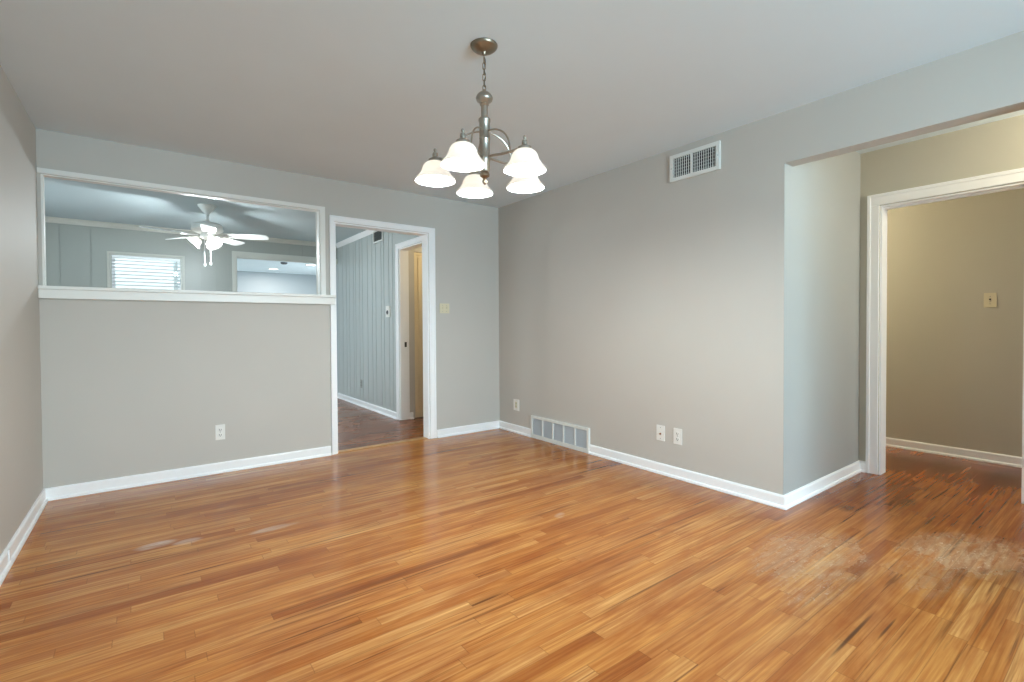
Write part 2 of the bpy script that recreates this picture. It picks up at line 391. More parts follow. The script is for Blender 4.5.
# back wall with the pass-through and the doorway
PX0, PX1, PZ0, PZ1 = -0.536, 1.224, 1.400, 2.150
DX0, DX1, DZ = 1.350, 2.275, 2.066
YB2 = YB + T
bm = bmesh.new()
for x0, x1, z0, z1 in [(XDL - T, PX0, 0, H), (PX0, PX1, 0, PZ0), (PX0, PX1, PZ1, H), (PX1, DX0, 0, H), (DX0, DX1, DZ, H), (DX1, XA + T, 0, H)]:
    box(bm, x0, x1, YB, YB + (0.060 if x1 <= PX1 and x0 >= PX0 else T), z0, z1)
struct('wall_back', bm, M['wall'], 'greige back wall pierced by the wide pass-through and the doorway', 'wall')

bm = bmesh.new()
box(bm, XR, XR + T, YC + 0.0015, YB, 0, H); box(bm, XR, XR + T, 0.34, YC + 0.0015, ZH, H); box(bm, XR, XR + T, YF, 0.34, 0, H)  # last box: unseen near segment, added to block front window light
struct('wall_right', bm, M['wall'], 'long greige right wall with header over the entry opening', 'wall')
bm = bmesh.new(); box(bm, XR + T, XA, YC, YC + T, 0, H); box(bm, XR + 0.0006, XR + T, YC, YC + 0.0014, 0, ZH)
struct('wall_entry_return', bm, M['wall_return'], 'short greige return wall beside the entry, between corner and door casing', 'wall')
# entry wall with the hall doorway
HY0, HY1, HZ = 0.499, 1.260, 2.020
bm = bmesh.new()
for y0, y1, z0, z1 in [(HY1, YB, 0, H), (HY0, HY1, HZ, H), (YF, HY0, 0, H)]: box(bm, XA, XA + T, y0, y1, z0, z1)
struct('wall_entry', bm, M['wall_entry'], 'greige entry wall above and around the white cased hall doorway', 'wall')
bm = bmesh.new(); box(bm, XH, XH + T, YF, 3.2, 0, H)
struct('wall_hall', bm, M['wall_entry'], 'plain tan hall wall seen through the right doorway', 'wall')
bm = bmesh.new(); box(bm, XA + T, XH, 3.2, 3.2 + T, 0, H); box(bm, XA + T, XH, YF - T, YF, 0, H)
struct('wall_hall_end', bm, M['wall_entry'], 'end walls closing the hall, out of view', 'wall')

# front wall behind the camera: two big windows and the glazed entry door
WX0, WX1, WZ0, WZ1 = 0.10, 2.60, 0.55, 2.10
bm = bmesh.new()
for x0, x1, z0, z1 in [(XL - T, WX0, 0, H), (WX0, WX1, 0, WZ0), (WX0, WX1, WZ1, H), (WX1, 3.36, 0, H), (3.36, 4.18, 2.05, H), (4.18, XA + T, 0, H)]:
    box(bm, x0, x1, YF - T, YF, z0, z1)
struct('wall_front', bm, M['wall'], 'front wall behind the viewer holding the wide windows', 'wall')
bm = bmesh.new()
for z in (WZ0, WZ1 - 0.05): box(bm, WX0, WX1, YF - 0.08, YF - 0.02, z, z + 0.05)
for x in (WX0, (WX0 + WX1) / 2 - 0.03, WX1 - 0.06): box(bm, x, x + 0.06, YF - 0.085, YF - 0.015, WZ0, WZ1)
w = struct('window_1', bm, M['trim'], 'wide double window behind the viewer', 'window')
obj('pane', B(WX0 + 0.03, WX1 - 0.03, YF - 0.052, YF - 0.048, WZ0 + 0.03, WZ1 - 0.03), M['glass'], w)
bm = bmesh.new()
box(bm, 3.36, 3.46, YF - 0.07, YF - 0.03, 0, 2.05); box(bm, 4.08, 4.18, YF - 0.07, YF - 0.03, 0, 2.05)
box(bm, 3.46, 4.08, YF - 0.07, YF - 0.03, 0, 0.2); box(bm, 3.46, 4.08, YF - 0.07, YF - 0.03, 1.95, 2.05)
d = struct('door_1', bm, M['trim'], 'full-glass entry door behind the viewer', 'door')
obj('pane', B(3.45, 4.09, YF - 0.052, YF - 0.048, 0.19, 1.96), M['glass'], d)

# den
def grooved(bm, along, a0, a1, z0, z1, face, depth, edges, back):
    """panelled wall skin: boards between grooves. along 'x' or 'y'; face = coordinate of the visible face; back = coordinate behind"""
    s = 1 if face > back else -1
    def put(p0, p1, fc):
        if along == 'x': box(bm, p0, p1, min(fc, back), max(fc, back), z0, z1)
        else: box(bm, min(fc, back), max(fc, back), p0, p1, z0, z1)
    prev = a0
    for e in edges:
        if e <= a0 + 0.02 or e >= a1 - 0.02: continue
        put(prev, e - 0.006, face); put(e - 0.006, e + 0.006, face - s * depth); prev = e + 0.006
    put(prev, a1, face)
def edges(a0, a1, widths):
    out = []; p = a0; i = 0
    while p < a1: p += widths[i % len(widths)]; out.append(p); i += 1
    return out
# far wall of the den: window and kitchen opening
NX0, NX1, NZ0, NZ1 = -0.342, 0.398, 1.02, 2.062
OX0, OZ = 1.034, 2.135
bm = bmesh.new()
for a0, a1, z0, z1 in [(XDL, NX0, 0, H), (NX0, NX1, 0, NZ0), (NX0, NX1, NZ1, H), (NX1, OX0, 0, H), (OX0, XP, OZ, H)]:
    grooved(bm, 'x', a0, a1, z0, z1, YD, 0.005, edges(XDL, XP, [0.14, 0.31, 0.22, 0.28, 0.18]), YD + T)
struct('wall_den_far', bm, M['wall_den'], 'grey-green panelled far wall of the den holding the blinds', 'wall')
# panelled right wall of the den, with a doorway at its near end
RY0, RY1, RZ = 4.66, 5.50, 2.066
bm = bmesh.new()
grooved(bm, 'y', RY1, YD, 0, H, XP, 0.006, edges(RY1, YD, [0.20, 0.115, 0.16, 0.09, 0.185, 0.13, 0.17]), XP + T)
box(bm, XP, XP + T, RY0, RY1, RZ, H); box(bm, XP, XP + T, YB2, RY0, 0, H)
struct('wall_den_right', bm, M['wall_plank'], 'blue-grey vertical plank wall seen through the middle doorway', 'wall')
LY0, LY1, LZ0, LZ1 = 5.0, 7.3, 0.6, 2.1
bm = bmesh.new()
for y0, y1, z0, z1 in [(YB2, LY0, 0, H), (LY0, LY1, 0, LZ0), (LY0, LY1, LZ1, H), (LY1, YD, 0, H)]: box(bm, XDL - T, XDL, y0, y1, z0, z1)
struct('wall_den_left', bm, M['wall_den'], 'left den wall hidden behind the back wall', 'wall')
bm = bmesh.new()
for z in (LZ0, LZ1 - 0.05): box(bm, XDL - 0.08, XDL - 0.02, LY0, LY1, z, z + 0.05)
for y in (LY0, (LY0 + LY1) / 2 - 0.03, LY1 - 0.06): box(bm, XDL - 0.085, XDL - 0.015, y, y + 0.06, LZ0, LZ1)
w = struct('window_2', bm, M['trim'], 'den window on the hidden left wall', 'window')
obj('pane', B(XDL - 0.052, XDL - 0.048, LY0 + 0.03, LY1 - 0.03, LZ0 + 0.03, LZ1 - 0.03), M['glass'], w)

# small passage beyond the panelled wall: the cream door stands in its end wall
bm = bmesh.new()
PD0, PD1 = 2.64, 3.40
for x0, x1, z0, z1 in [(XP + T, PD0, 0, H), (PD0, PD1, 2.05, H), (PD1, XA, 0, H)]: box(bm, x0, x1, 5.50, 5.50 + T, z0, z1)
struct('wall_passage', bm, M['wall'], 'passage wall around the cream panelled door', 'wall')
bm = bmesh.new(); box(bm, XA, XA + T, YB2, 5.5 + T, 0, H)
struct('wall_passage_end', bm, M['wall'], 'end wall of the small passage, out of view', 'wall')

# kitchen shell
KX0, KX1, KZ0, KZ1 = 3.22, 4.30, 1.0, 1.93
bm = bmesh.new()
for x0, x1, z0, z1 in [(XKL, KX0, 0, H), (KX0, KX1, 0, KZ0), (KX0, KX1, KZ1, H), (KX1, XKR, 0, H)]: box(bm, x0, x1, YK, YK + T, z0, z1)
struct('wall_kitchen_far', bm, M['kitchen'], 'pale blue-grey wall at the far end of the bright room beyond the den', 'wall')
bm = bmesh.new()
for z in (KZ0, KZ1 - 0.04): box(bm, KX0, KX1, YK + 0.02, YK + 0.08, z, z + 0.04)
for x in (KX0, KX1 - 0.04): box(bm, x, x + 0.04, YK + 0.02, YK + 0.08, KZ0, KZ1)
w = struct('window_3', bm, M['trim'], 'bright window low in the far blue-grey wall, only its top corner in view', 'window')
obj('pane', B(KX0 + 0.02, KX1 - 0.02, YK + 0.048, YK + 0.052, KZ0 + 0.02, KZ1 - 0.02), M['glass'], w)
bm = bmesh.new()
for y0, y1, z0, z1 in [(YD + T, 9.1, 0, H), (9.1, 11.7, 0, 0.7), (9.1, 11.7, 2.15, H), (11.7, YK, 0, H)]: box(bm, XKR, XKR + T, y0, y1, z0, z1)
box(bm, XKL - T, XKL, YD + T, YK, 0, H); box(bm, XP + T, XKR, YD, YD + T, 0, H)
box(bm, XP, XP + T, YD, YD + T, 0, H)
struct('wall_kitchen_side', bm, M['kitchen'], 'side walls of the bright room beyond the den, out of view', 'wall')
bm = bmesh.new()
for z in (0.7, 2.10): box(bm, XKR + 0.02, XKR + 0.08, 9.1, 11.7, z, z + 0.05)
for y in (9.1, 10.37, 11.64): box(bm, XKR + 0.015, XKR + 0.085, y, y + 0.06, 0.7, 2.15)
w = struct('window_4', bm, M['trim'], 'side window of the bright far room, out of view', 'window')
obj('pane', B(XKR + 0.048, XKR + 0.052, 9.13, 11.67, 0.73, 2.12), M['glass'], w)

# ---------------------------------------------------------------- trim
# pass-through casing
bm = bmesh.new()
box(bm, XL + 0.002, PX1 + 0.045, YB - 0.016, YB - 0.0005, PZ1 + 0.003, PZ1 + 0.036, bev=0.003)       # head
box(bm, PX1 + 0.003, PX1 + 0.045, YB - 0.0161, YB - 0.0005, 1.4155, PZ1 + 0.004, bev=0.003)            # right leg
struct('trim_1', bm, M['trim_old'], 'thin white trim framing the wide pass-through opening', 'trim')
bm = bmesh.new()                                                                                          # lining of the opening
box(bm, PX0, PX0 + 0.011, YB - 0.0004, YB + 0.060, PZ0 + 0.015, PZ1 - 0.006); box(bm, PX1 - 0.005, PX1, YB - 0.0004, YB + 0.060, PZ0 + 0.015, PZ1 - 0.006)
box(bm, PX0, PX1, YB - 0.0004, YB + 0.060, PZ1 - 0.006, PZ1)
struct('trim_2', bm, M['trim_old'], 'white painted jamb lining inside the pass-through opening', 'trim')
bm = bmesh.new()
box(bm, XL + 0.002, 1.340, YB - 0.075, YB - 0.0005, 1.392, 1.4145, bev=0.004)
box(bm, PX0 + 0.001, PX1 - 0.001, YB - 0.0005, YB + 0.075, 1.4005, 1.4145)
box(bm, XL + 0.002, 1.338, YB - 0.052, YB - 0.0005, 1.333, 1.3925, bev=0.003)
struct('trim_3', bm, M['trim_old'], 'long white ledge under the pass-through, running from left wall to doorway', 'ledge')

def casing(bm, axis, a0, a1, ztop, face, nrm, wl, wr, wt, gl=0.0):
    """flat two-step casing around an opening"""
    def put(p0, p1, o0, o1, z0, z1, bev=0.003):
        lo, hi = sorted((face + nrm * o0, face + nrm * o1))
        if axis == 'x': box(bm, p0, p1, lo, hi, z0, z1, bev=bev)
        else: box(bm, lo, hi, p0, p1, z0, z1, bev=bev)
    put(a0 - wl, a0 - 0.004, 0.0005, 0.015, gl, ztop + 0.004)
    put(a1 + 0.004, a1 + wr, 0.0005, 0.015, gl, ztop + 0.004)
    put(a0 - wl, a1 + wr, 0.0005, 0.0152, ztop + 0.004, ztop + wt)
    # raised outer bead
    put(a0 - wl, a0 - wl + wl * 0.28, 0.012, 0.021, gl, ztop + wt)
    put(a1 + wr * 0.72, a1 + wr, 0.012, 0.021, gl, ztop + wt)
    put(a0 - wl + wl * 0.28, a1 + wr * 0.72, 0.012, 0.0211, ztop + wt * 0.72, ztop + wt)
def lining(bm, axis, a0, a1, ztop, f0, f1, t=0.012):
    lo, hi = min(f0, f1), max(f0, f1)
    def put(p0, p1, z0, z1):
        if axis == 'x': box(bm, p0, p1, lo, hi, z0, z1)
        else: box(bm, lo, hi, p0, p1, z0, z1)
    put(a0 - 0.0005, a0 + t, 0.001, ztop); put(a1 - t, a1 + 0.0005, 0.001, ztop); put(a0 + t, a1 - t, ztop - t, ztop)
bm = bmesh.new(); casing(bm, 'x', DX0, DX1, DZ, YB, -1, 0.045, 0.068, 0.055, 0.001); lining(bm, 'x', DX0, DX1, DZ + 0.0005, YB - 0.0004, YB2 + 0.0004)
struct('trim_4', bm, M['trim'], 'white casing and jamb around the middle doorway to the den', 'door frame')
bm = bmesh.new(); casing(bm, 'y', HY0, HY1, HZ, XA, -1, 0.072, 0.078, 0.086, 0.001); lining(bm, 'y', HY0, HY1, HZ + 0.0005, XA - 0.0004, XA + T + 0.0004)
box(bm, XA + 0.05, XA + 0.075, HY0 + 0.012, HY1 - 0.012, HZ - 0.024, HZ - 0.0115)
struct('trim_5', bm, M['trim'], 'wide white casing around the hall doorway at right', 'door frame')
bm = bmesh.new(); casing(bm, 'y', RY0, RY1, RZ, XP, -1, 0.07, 0.075, 0.062, 0.001); lining(bm, 'y', RY0, RY1, RZ + 0.0005, XP - 0.0004, XP + T + 0.0004)
t = struct('trim_6', bm, M['trim'], 'white casing and jamb at the near end of the plank wall', 'door frame')
bm = bmesh.new(); box(bm, XP + 0.055, XP + 0.082, RY1 - 0.0145, RY1 - 0.0115, 0.885, 0.945); box(bm, XP + 0.062, XP + 0.075, RY1 - 0.016, RY1 - 0.0135, 0.90, 0.93)
tag(obj('strike_plate', bm, M['slot'], t), 'small dark metal strike plate')
bm = bmesh.new(); casing(bm, 'x', NX0, NX1, NZ1, YD, -1, 0.030, 0.030, 0.026, NZ0 - 0.01)
box(bm, NX0 - 0.06, NX1 + 0.06, YD - 0.03, YD - 0.0005, NZ0 - 0.035, NZ0 - 0.01)
lining(bm, 'x', NX0, NX1, NZ1 + 0.0005, YD - 0.0004, YD + T)
struct('trim_7', bm, M['den_trim'], 'slim casing around the blind-covered den window', 'trim')
bm = bmesh.new()
box(bm, OX0 - 0.05, OX0, YD - 0.016, YD - 0.0005, 0.001, OZ + 0.072, bev=0.003); box(bm, OX0, XP - 0.001, YD - 0.0161, YD - 0.0005, OZ, OZ + 0.072, bev=0.003)
box(bm, OX0 - 0.0005, OX0 + 0.012, YD - 0.0004, YD + T, 0.001, OZ); box(bm, OX0 + 0.012, XP - 0.001, YD - 0.0004, YD + T, OZ - 0.012, OZ + 0.0005)
struct('trim_8', bm, M['den_trim'], 'pale casing of the wide opening from den to bright far room', 'trim')
# crown moulding in the den
CR = [(0, 0), (0, -0.062), (0.010, -0.060), (0.018, -0.040), (0.036, -0.018), (0.044, -0.008), (0.044, 0)]
bm = bmesh.new(); sweep(bm, CR, (XDL, YD, H - 0.0005), (XP, YD, H - 0.0005), (0, -1, 0), 1, -1)
struct('trim_9', bm, M['den_trim'], 'white crown moulding along the far den wall', 'trim')
bm = bmesh.new(); sweep(bm, CR, (XP, YD, H - 0.0005), (XP, YB2, H - 0.0005), (-1, 0, 0), 1, 0)
struct('trim_10', bm, M['trim'], 'white crown moulding along the top of the plank wall', 'trim')
# threshold strip
bm = bmesh.new(); box(bm, DX0 + 0.013, DX1 - 0.013, YB + 0.02, YB + 0.085, 0.0005, 0.006, bev=0.002)
struct('trim_11', bm, M['threshold'], 'pale oak threshold strip on the floor of the middle doorway', 'threshold')

# ---------------------------------------------------------------- baseboards
def baseboard(name, segs, label, m='trim'):
    bm = bmesh.new()
    for p0, p1, nrm, m0, m1 in segs: sweep(bm, BASE, p0 + (0.0005,), p1 + (0.0005,), nrm + (0,), m0, m1)
    return struct(name, bm, M[m], label, 'baseboard')
bl = baseboard('baseboard_left', [((XL, YF), (XL, YB), (1, 0), 0, -1)], 'white baseboard along the left wall')
bm = bmesh.new(); box(bm, XL + 0.0142, XL + 0.0185, 3.30, 3.325, 0.021, 0.079, bev=0.001)
tag(obj('joint_strip', bm, M['trim'], bl), 'narrow white joint strip covering a seam')
baseboard('baseboard_back_left', [((XL, YB), (DX0 - 0.053, YB), (0, -1), 1, 0)], 'white baseboard under the pass-through, left of the doorway')
baseboard('baseboard_back_right', [((DX1 + 0.077, YB), (XR, YB), (0, -1), 0, -1)], 'short white baseboard between doorway and back right corner')
GY0, GY1, GZ = 3.026, 3.834, 0.224
baseboard('baseboard_right', [((XR, YB), (XR, GY1 + 0.001), (-1, 0), 1, 0), ((XR, GY0 - 0.001), (XR, YC), (-1, 0), 0, 1)], 'white baseboard along the right wall on both sides of the low grille')
baseboard('baseboard_return', [((XR, YC), (XA, YC), (0, -1), -1, -1)], 'white baseboard along the short return wall by the entry')
baseboard('baseboard_entry', [((XA, YC), (XA, HY1 + 0.079), (-1, 0), 1, 0), ((XA, HY0 - 0.079), (XA, YF), (-1, 0), 0, 0)], 'tiny white baseboard beside the hall doorway casing')
baseboard('baseboard_hall', [((XH, 3.2), (XH, YF), (-1, 0), 0, 0)], 'white baseboard along the tan hall wall')
baseboard('baseboard_den_right', [((XP, YD), (XP, RY1 + 0.076), (-1, 0), 0, 0)], 'white baseboard below the plank wall')
baseboard('baseboard_den_far', [((XDL, YD), (OX0 - 0.051, YD), (0, -1), 0, 0)], 'white baseboard of the far den wall, hidden below the ledge')
baseboard('baseboard_passage', [((XP + T, 5.5), (PD0 - 0.03, 5.5), (0, -1), 0, 0)], 'stub of baseboard next to the cream door', 'trim')

# ---------------------------------------------------------------- cream panelled door in the passage
def panel_door(x0, x1, y, z0, z1):
    """face at y looking to -y: stiles, rails and recessed raised panels, one mesh"""
    bm = bmesh.new(); th = 0.035; sw = 0.024
    box(bm, x0, x0 + sw, y, y + th, z0, z1); box(bm, x1 - sw, x1, y, y + th, z0, z1)
    mid = (x0 + x1) / 2; box(bm, mid - 0.04, mid + 0.04, y, y + th, z0, z1)
    rails = [(z0, 0.087), (0.56, 0.655), (0.925, 0.972), (z1 - 0.03, z1)]
    for xa, xb in ((x0 + sw, mid - 0.04), (mid + 0.04, x1 - sw)):
        for a, b2 in rails: box(bm, xa, xb, y, y + th, a, b2)
        for (a, b2), (c, d2) in zip(rails, rails[1:]):
            box(bm, xa, xb, y + 0.014, y + th - 0.004, b2, c)
            box(bm, xa + 0.03, xb - 0.03, y + 0.006, y + 0.0145, b2 + 0.03, c - 0.03, bev=0.006)
    return bm
struct('door_2', panel_door(PD0 + 0.004, PD1 - 0.004, 5.505, 0.008, 2.044), M['door'], 'cream panelled door half hidden behind the middle doorway jamb', 'door')

# ---------------------------------------------------------------- air vents
def wall_vent(name, label, loc, rotz, w, h, nl, nh, fr, dark, lever=True, backm='vent_dark', bladem='vent'):
    t = thing(name, label, 'vent', loc, rotz)
    bm = bmesh.new(); o = fr * 0.3
    for x0, x1, z0, z1 in [(-w / 2, w / 2, h - fr, h), (-w / 2, w / 2, 0, fr), (-w / 2, -w / 2 + fr, fr, h - fr), (w / 2 - fr, w / 2, fr, h - fr)]:
        box(bm, x0, x1, -0.016, -0.0005, z0, z1)
    obj('frame', bm, M['vent'], t)
    tag(obj('duct_backing', B(-w / 2 + fr, w / 2 - fr, -0.002, -0.0006, fr, h - fr), M[backm], t), 'dark sheet standing in for the shaded duct')  # flat dark sheet painted as the unlit duct void
    iw = w - 2 * fr; ih = h - 2 * fr
    if nl:
        obj('mullion', B(-0.006 - iw * 0.06, 0.006 - iw * 0.06, -0.0155, -0.0022, fr, h - fr), M['vent'], t)
        p = obj('louver', B(-0.0016, 0.0016, -0.013, -0.009, 0, ih), M['vent'], t); first = True
        for k in range(nl):
            x = -iw / 2 + iw * (k + 0.5) / nl
            if abs(x + iw * 0.06) < 0.009: continue
            q = p if first else p.copy()
            if not first: COL.objects.link(q)
            first = False; q.parent = t; q.location = (x, 0, fr)
    if nh:
        p = obj('damper_blade', B(-iw / 2, iw / 2, -0.008, -0.004, -0.0019, 0.0019), M[bladem], t)
        for k in range(nh):
            q = p if k == 0 else p.copy()
            if k: COL.objects.link(q)
            q.parent = t; q.location = (0, 0, fr + ih * (k + 0.5) / nh)
    if lever:
        bm = bmesh.new(); box(bm, w / 2 - fr + 0.003, w / 2 - fr + 0.011, -0.024, -0.0162, h * 0.40, h * 0.60, bev=0.002); obj('damper_lever', bm, M['vent'], t)
    for s in (-1, 1):
        bm = bmesh.new(); lathe(bm, [(0.0035, 0), (0.003, 0.0015), (0.0, 0.002)], 12)
        obj('screw', bm, M['steel'], t, loc=(s * (w / 2 - fr * 0.5), -0.0161, h * 0.5), rot=(math.pi / 2, 0, 0))
    return t
R_FACE = -math.pi / 2
wall_vent('supply_vent', 'white louvred air vent high on the right wall near the ceiling', (XR, 1.998, 2.195), R_FACE, 0.392, 0.192, 20, 6, 0.026, True, bladem='vent_mid')
wall_vent('supply_vent', 'small dark-faced air vent high on the plank wall', (XP, 6.135, 2.235), R_FACE, 0.32, 0.165, 0, 14, 0.018, True, lever=False, bladem='vent_grey')

t = thing('return_grille', 'low white five-panel return air grille at baseboard level', 'grille', (XR, (GY0 + GY1) / 2, 0.001), R_FACE)
gw = GY1 - GY0; fr = 0.030
bm = bmesh.new()
for x0, x1, z0, z1 in [(-gw / 2, gw / 2, GZ - fr * 0.8, GZ), (-gw / 2, gw / 2, 0, fr * 1.25), (-gw / 2, -gw / 2 + fr * 0.8, fr * 1.25, GZ - fr * 0.8), (gw / 2 - fr * 0.8, gw / 2, fr * 1.25, GZ - fr * 0.8)]:
    box(bm, x0, x1, -0.022, -0.0005, z0, z1)
obj('frame', bm, M['vent'], t)
tag(obj('filter_backing', B(-gw / 2 + 0.02, gw / 2 - 0.02, -0.003, -0.0006, 0.03, GZ - 0.02), M['grille_back'], t), 'grey filter behind the slats')
gx0, gx1, gz0, gz1 = -gw / 2 + fr * 0.8, gw / 2 - fr * 0.8, fr * 1.25, GZ - fr * 0.8
pw = (gx1 - gx0) / 5
bm = bmesh.new(); ns = 15
for k in range(ns):
    z = (gz1 - gz0) * (k + 0.5) / ns
    vv = [bm.verts.new(p) for p in [(-pw / 2 + 0.007, -0.015, z - 0.0045), (pw / 2 - 0.007, -0.015, z - 0.0045), (pw / 2 - 0.007, -0.005, z + 0.0045), (-pw / 2 + 0.007, -0.005, z + 0.0045),
                               (-pw / 2 + 0.007, -0.0142, z - 0.0052), (pw / 2 - 0.007, -0.0142, z - 0.0052), (pw / 2 - 0.007, -0.0042, z + 0.0038), (-pw / 2 + 0.007, -0.0042, z + 0.0038)]]
    for q in [(0, 1, 2, 3), (7, 6, 5, 4), (0, 4, 5, 1), (1, 5, 6, 2), (2, 6, 7, 3), (3, 7, 4, 0)]: bm.faces.new([vv[i] for i in q])
p = obj('slat_panel', bm, M['grille_slat'], t)
for k in range(5):
    q = p if k == 0 else p.copy()
    if k: COL.objects.link(q)
    q.parent = t; q.location = (gx0 + pw * (k + 0.5), 0, gz0)
p = obj('divider', B(-0.0075, 0.0075, -0.0205, -0.003, 0, gz1 - gz0), M['vent'], t)
for k in range(1, 5):
    q = p if k == 1 else p.copy()
    if k > 1: COL.objects.link(q)
    q.parent = t; q.location = (gx0 + pw * k, 0, gz0)

# ---------------------------------------------------------------- outlets and switches
def plate_bm(w, h):
    bm = bmesh.new(); box(bm, -w / 2, w / 2, -0.006, -0.0005, -h / 2, h / 2, bev=0.0018); return bm
def screw(t, x, z, y=-0.0061):
    bm = bmesh.new(); lathe(bm, [(0.0032, 0), (0.0027, 0.0012), (0, 0.0016)], 12)
    obj('screw', bm, M['steel'], t, loc=(x, y, z), rot=(math.pi / 2, 0, 0))
def outlet(label, loc, rotz, w=0.072, h=0.118, m='plate', slot='slot'):
    t = thing('wall_outlet', label, 'outlet', loc, rotz)
    obj('cover_plate', plate_bm(w, h), M[m], t)
    for s in (-1, 1):
        bm = bmesh.new(); zc = s * h * 0.17
        lathe(bm, [(0.0165, 0), (0.0165, 0.0022), (0.0150, 0.003), (0, 0.003)], 24)
        r = obj('receptacle', bm, M[m], t, loc=(0, -0.0061, zc), rot=(math.pi / 2, 0, 0))
        bm = bmesh.new(); box(bm, -0.0082, -0.0048, -0.005, 0.008, 0.0029, 0.0034); box(bm, 0.0048, 0.0082, -0.005, 0.006, 0.0029, 0.0034)
        lathe(bm, [(0.003, 0.0029), (0.003, 0.0034), (0, 0.0034)], 10, 0, -0.009)
        tag(obj('slots', bm, M[slot], r), 'dark plug slots')
    screw(t, 0, 0)
    return t
outlet('white duplex outlet with dark slots below the pass-through', (0.455, YB, 0.317), 0, 0.066, 0.118)
outlet('plain white duplex outlet on the right wall, right of the jack plate', (XR, 2.134, 0.312), R_FACE)
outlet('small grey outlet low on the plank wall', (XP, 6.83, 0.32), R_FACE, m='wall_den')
# rocker style plate near the back corner
t = thing('wall_outlet', 'off-white outlet low on right wall close to the back corner', 'outlet', (XR, 4.098, 0.295), R_FACE)
obj('cover_plate', plate_bm(0.095, 0.118), M['plate'], t)
bm = bmesh.new(); box(bm, -0.017, 0.017, -0.0085, -0.006, -0.034, 0.034, bev=0.001); r = obj('receptacle', bm, M['almond'], t)
bm = bmesh.new(); box(bm, -0.006, -0.003, -0.0092, -0.0084, 0.008, 0.022); box(bm, 0.003, 0.006, -0.0092, -0.0084, 0.008, 0.022); box(bm, -0.006, -0.003, -0.0092, -0.0084, -0.022, -0.008); box(bm, 0.003, 0.006, -0.0092, -0.0084, -0.022, -0.008)
obj('slots', bm, M['slot'], r); screw(t, 0, 0.046); screw(t, 0, -0.046)
# cable jack plate
t = thing('cable_jack_plate', 'white jack plate with one small metal socket on the right wall', 'wall plate', (XR, 2.284, 0.312), R_FACE)
obj('cover_plate', plate_bm(0.074, 0.118), M['plate'], t)
bm = bmesh.new(); lathe(bm, [(0.0075, 0), (0.0075, 0.002), (0.0048, 0.0022), (0.0048, 0.011), (0.0018, 0.011), (0.0018, 0.004), (0, 0.004)], 18)
tag(obj('jack', bm, M['brass'], t, loc=(0, -0.006, -0.006), rot=(math.pi / 2, 0, 0)), 'dull copper-toned threaded jack')
screw(t, 0, 0.042); screw(t, 0, -0.042)
def switch(name, label, loc, rotz, gangs, m, w, h, kind='toggle'):
    t = thing(name, label, 'switch', loc, rotz)
    obj('cover_plate', plate_bm(w, h), M[m], t)
    for g in range(gangs):
        x = (g - (gangs - 1) / 2) * 0.046
        bm = bmesh.new(); box(bm, x - 0.006, x + 0.006, -0.0068, -0.006, -0.013, 0.013); c = obj('switch_collar', bm, M['slot'] if kind == 'dark' else M[m], t)
        bm = bmesh.new(); box(bm, x - 0.0045, x + 0.0045, -0.019, -0.0066, -0.012 if kind == 'dark' else 0.0, 0.0 if kind == 'dark' else 0.011, bev=0.0015); obj('toggle', bm, M[m], c)
        screw(t, x, 0.030); screw(t, x, -0.030)
    return t
switch('light_switch', 'almond double light switch just right of the middle doorway', (2.452, YB, 1.318), 0, 2, 'almond', 0.112, 0.100)
switch('light_switch', 'almond single light switch on the tan hall wall', (XH, 0.828, 1.325), R_FACE, 1, 'almond', 0.076, 0.118, 'dark')
t = thing('thermostat', 'white thermostat with dark dial on the plank wall', 'thermostat', (XP, 5.815, 1.323), R_FACE)
bm = bmesh.new(); box(bm, -0.055, 0.055, -0.024, -0.0005, -0.07, 0.07, bev=0.005); obj('body', bm, M['plate'], t)
bm = bmesh.new(); lathe(bm, [(0.026, 0), (0.026, 0.004), (0.020, 0.008), (0, 0.008)], 24); obj('dial', bm, M['grille_back'], t, loc=(0, -0.024, -0.012), rot=(math.pi / 2, 0, 0))

# ---------------------------------------------------------------- den window with blinds
bm = bmesh.new()
for z in (NZ0, NZ1 - 0.035): box(bm, NX0 + 0.012, NX1 - 0.012, YD + 0.065, YD + 0.10, z, z + 0.035)
for x in (NX0 + 0.012, NX1 - 0.045): box(bm, x, x + 0.033, YD + 0.065, YD + 0.10, NZ0 + 0.035, NZ1 - 0.035)
w = struct('window_5', bm, M['trim'], 'den window glowing behind white blinds', 'window')
obj('pane', B(NX0 + 0.04, NX1 - 0.04, YD + 0.080, YD + 0.084, NZ0 + 0.03, NZ1 - 0.03), M['glass'], w)
t = thing('window_blind', 'white horizontal slat blind in the small den window', 'blind', ((NX0 + NX1) / 2, YD + 0.032, NZ1 - 0.013))
bw = (NX1 - NX0) / 2 - 0.015
obj('headrail', B(-bw, bw, -0.02, 0.02, -0.036, -0.001), M['blind'], t)
bm = bmesh.new()
N = 6; top = []; bot = []
for k in range(N + 1):
    u = -0.024 + 0.048 * k / N; zz = 0.0035 * (1 - (u / 0.024) ** 2)
    a = math.radians(15); yy, z2 = u * math.cos(a) - zz * math.sin(a), u * math.sin(a) + zz * math.cos(a)
    top.append((yy, z2)); bot.append((yy, z2 - 0.0016))
ring = top + bot[::-1]
A = [bm.verts.new((-bw, a, b2)) for a, b2 in ring]; C2 = [bm.verts.new((bw, a, b2)) for a, b2 in ring]
for k in range(len(ring)): bm.faces.new((A[k], A[(k + 1) % len(ring)], C2[(k + 1) % len(ring)], C2[k]))
bm.faces.new(A[::-1]); bm.faces.new(C2)
p = obj('slat', bm, M['slat'], t)
k = 0; z = -0.064
while z > -(NZ1 - NZ0) + 0.09:
    q = p if k == 0 else p.copy()
    if k: COL.objects.link(q)
    q.parent = t; q.location = (0, 0, z); z -= 0.044; k += 1
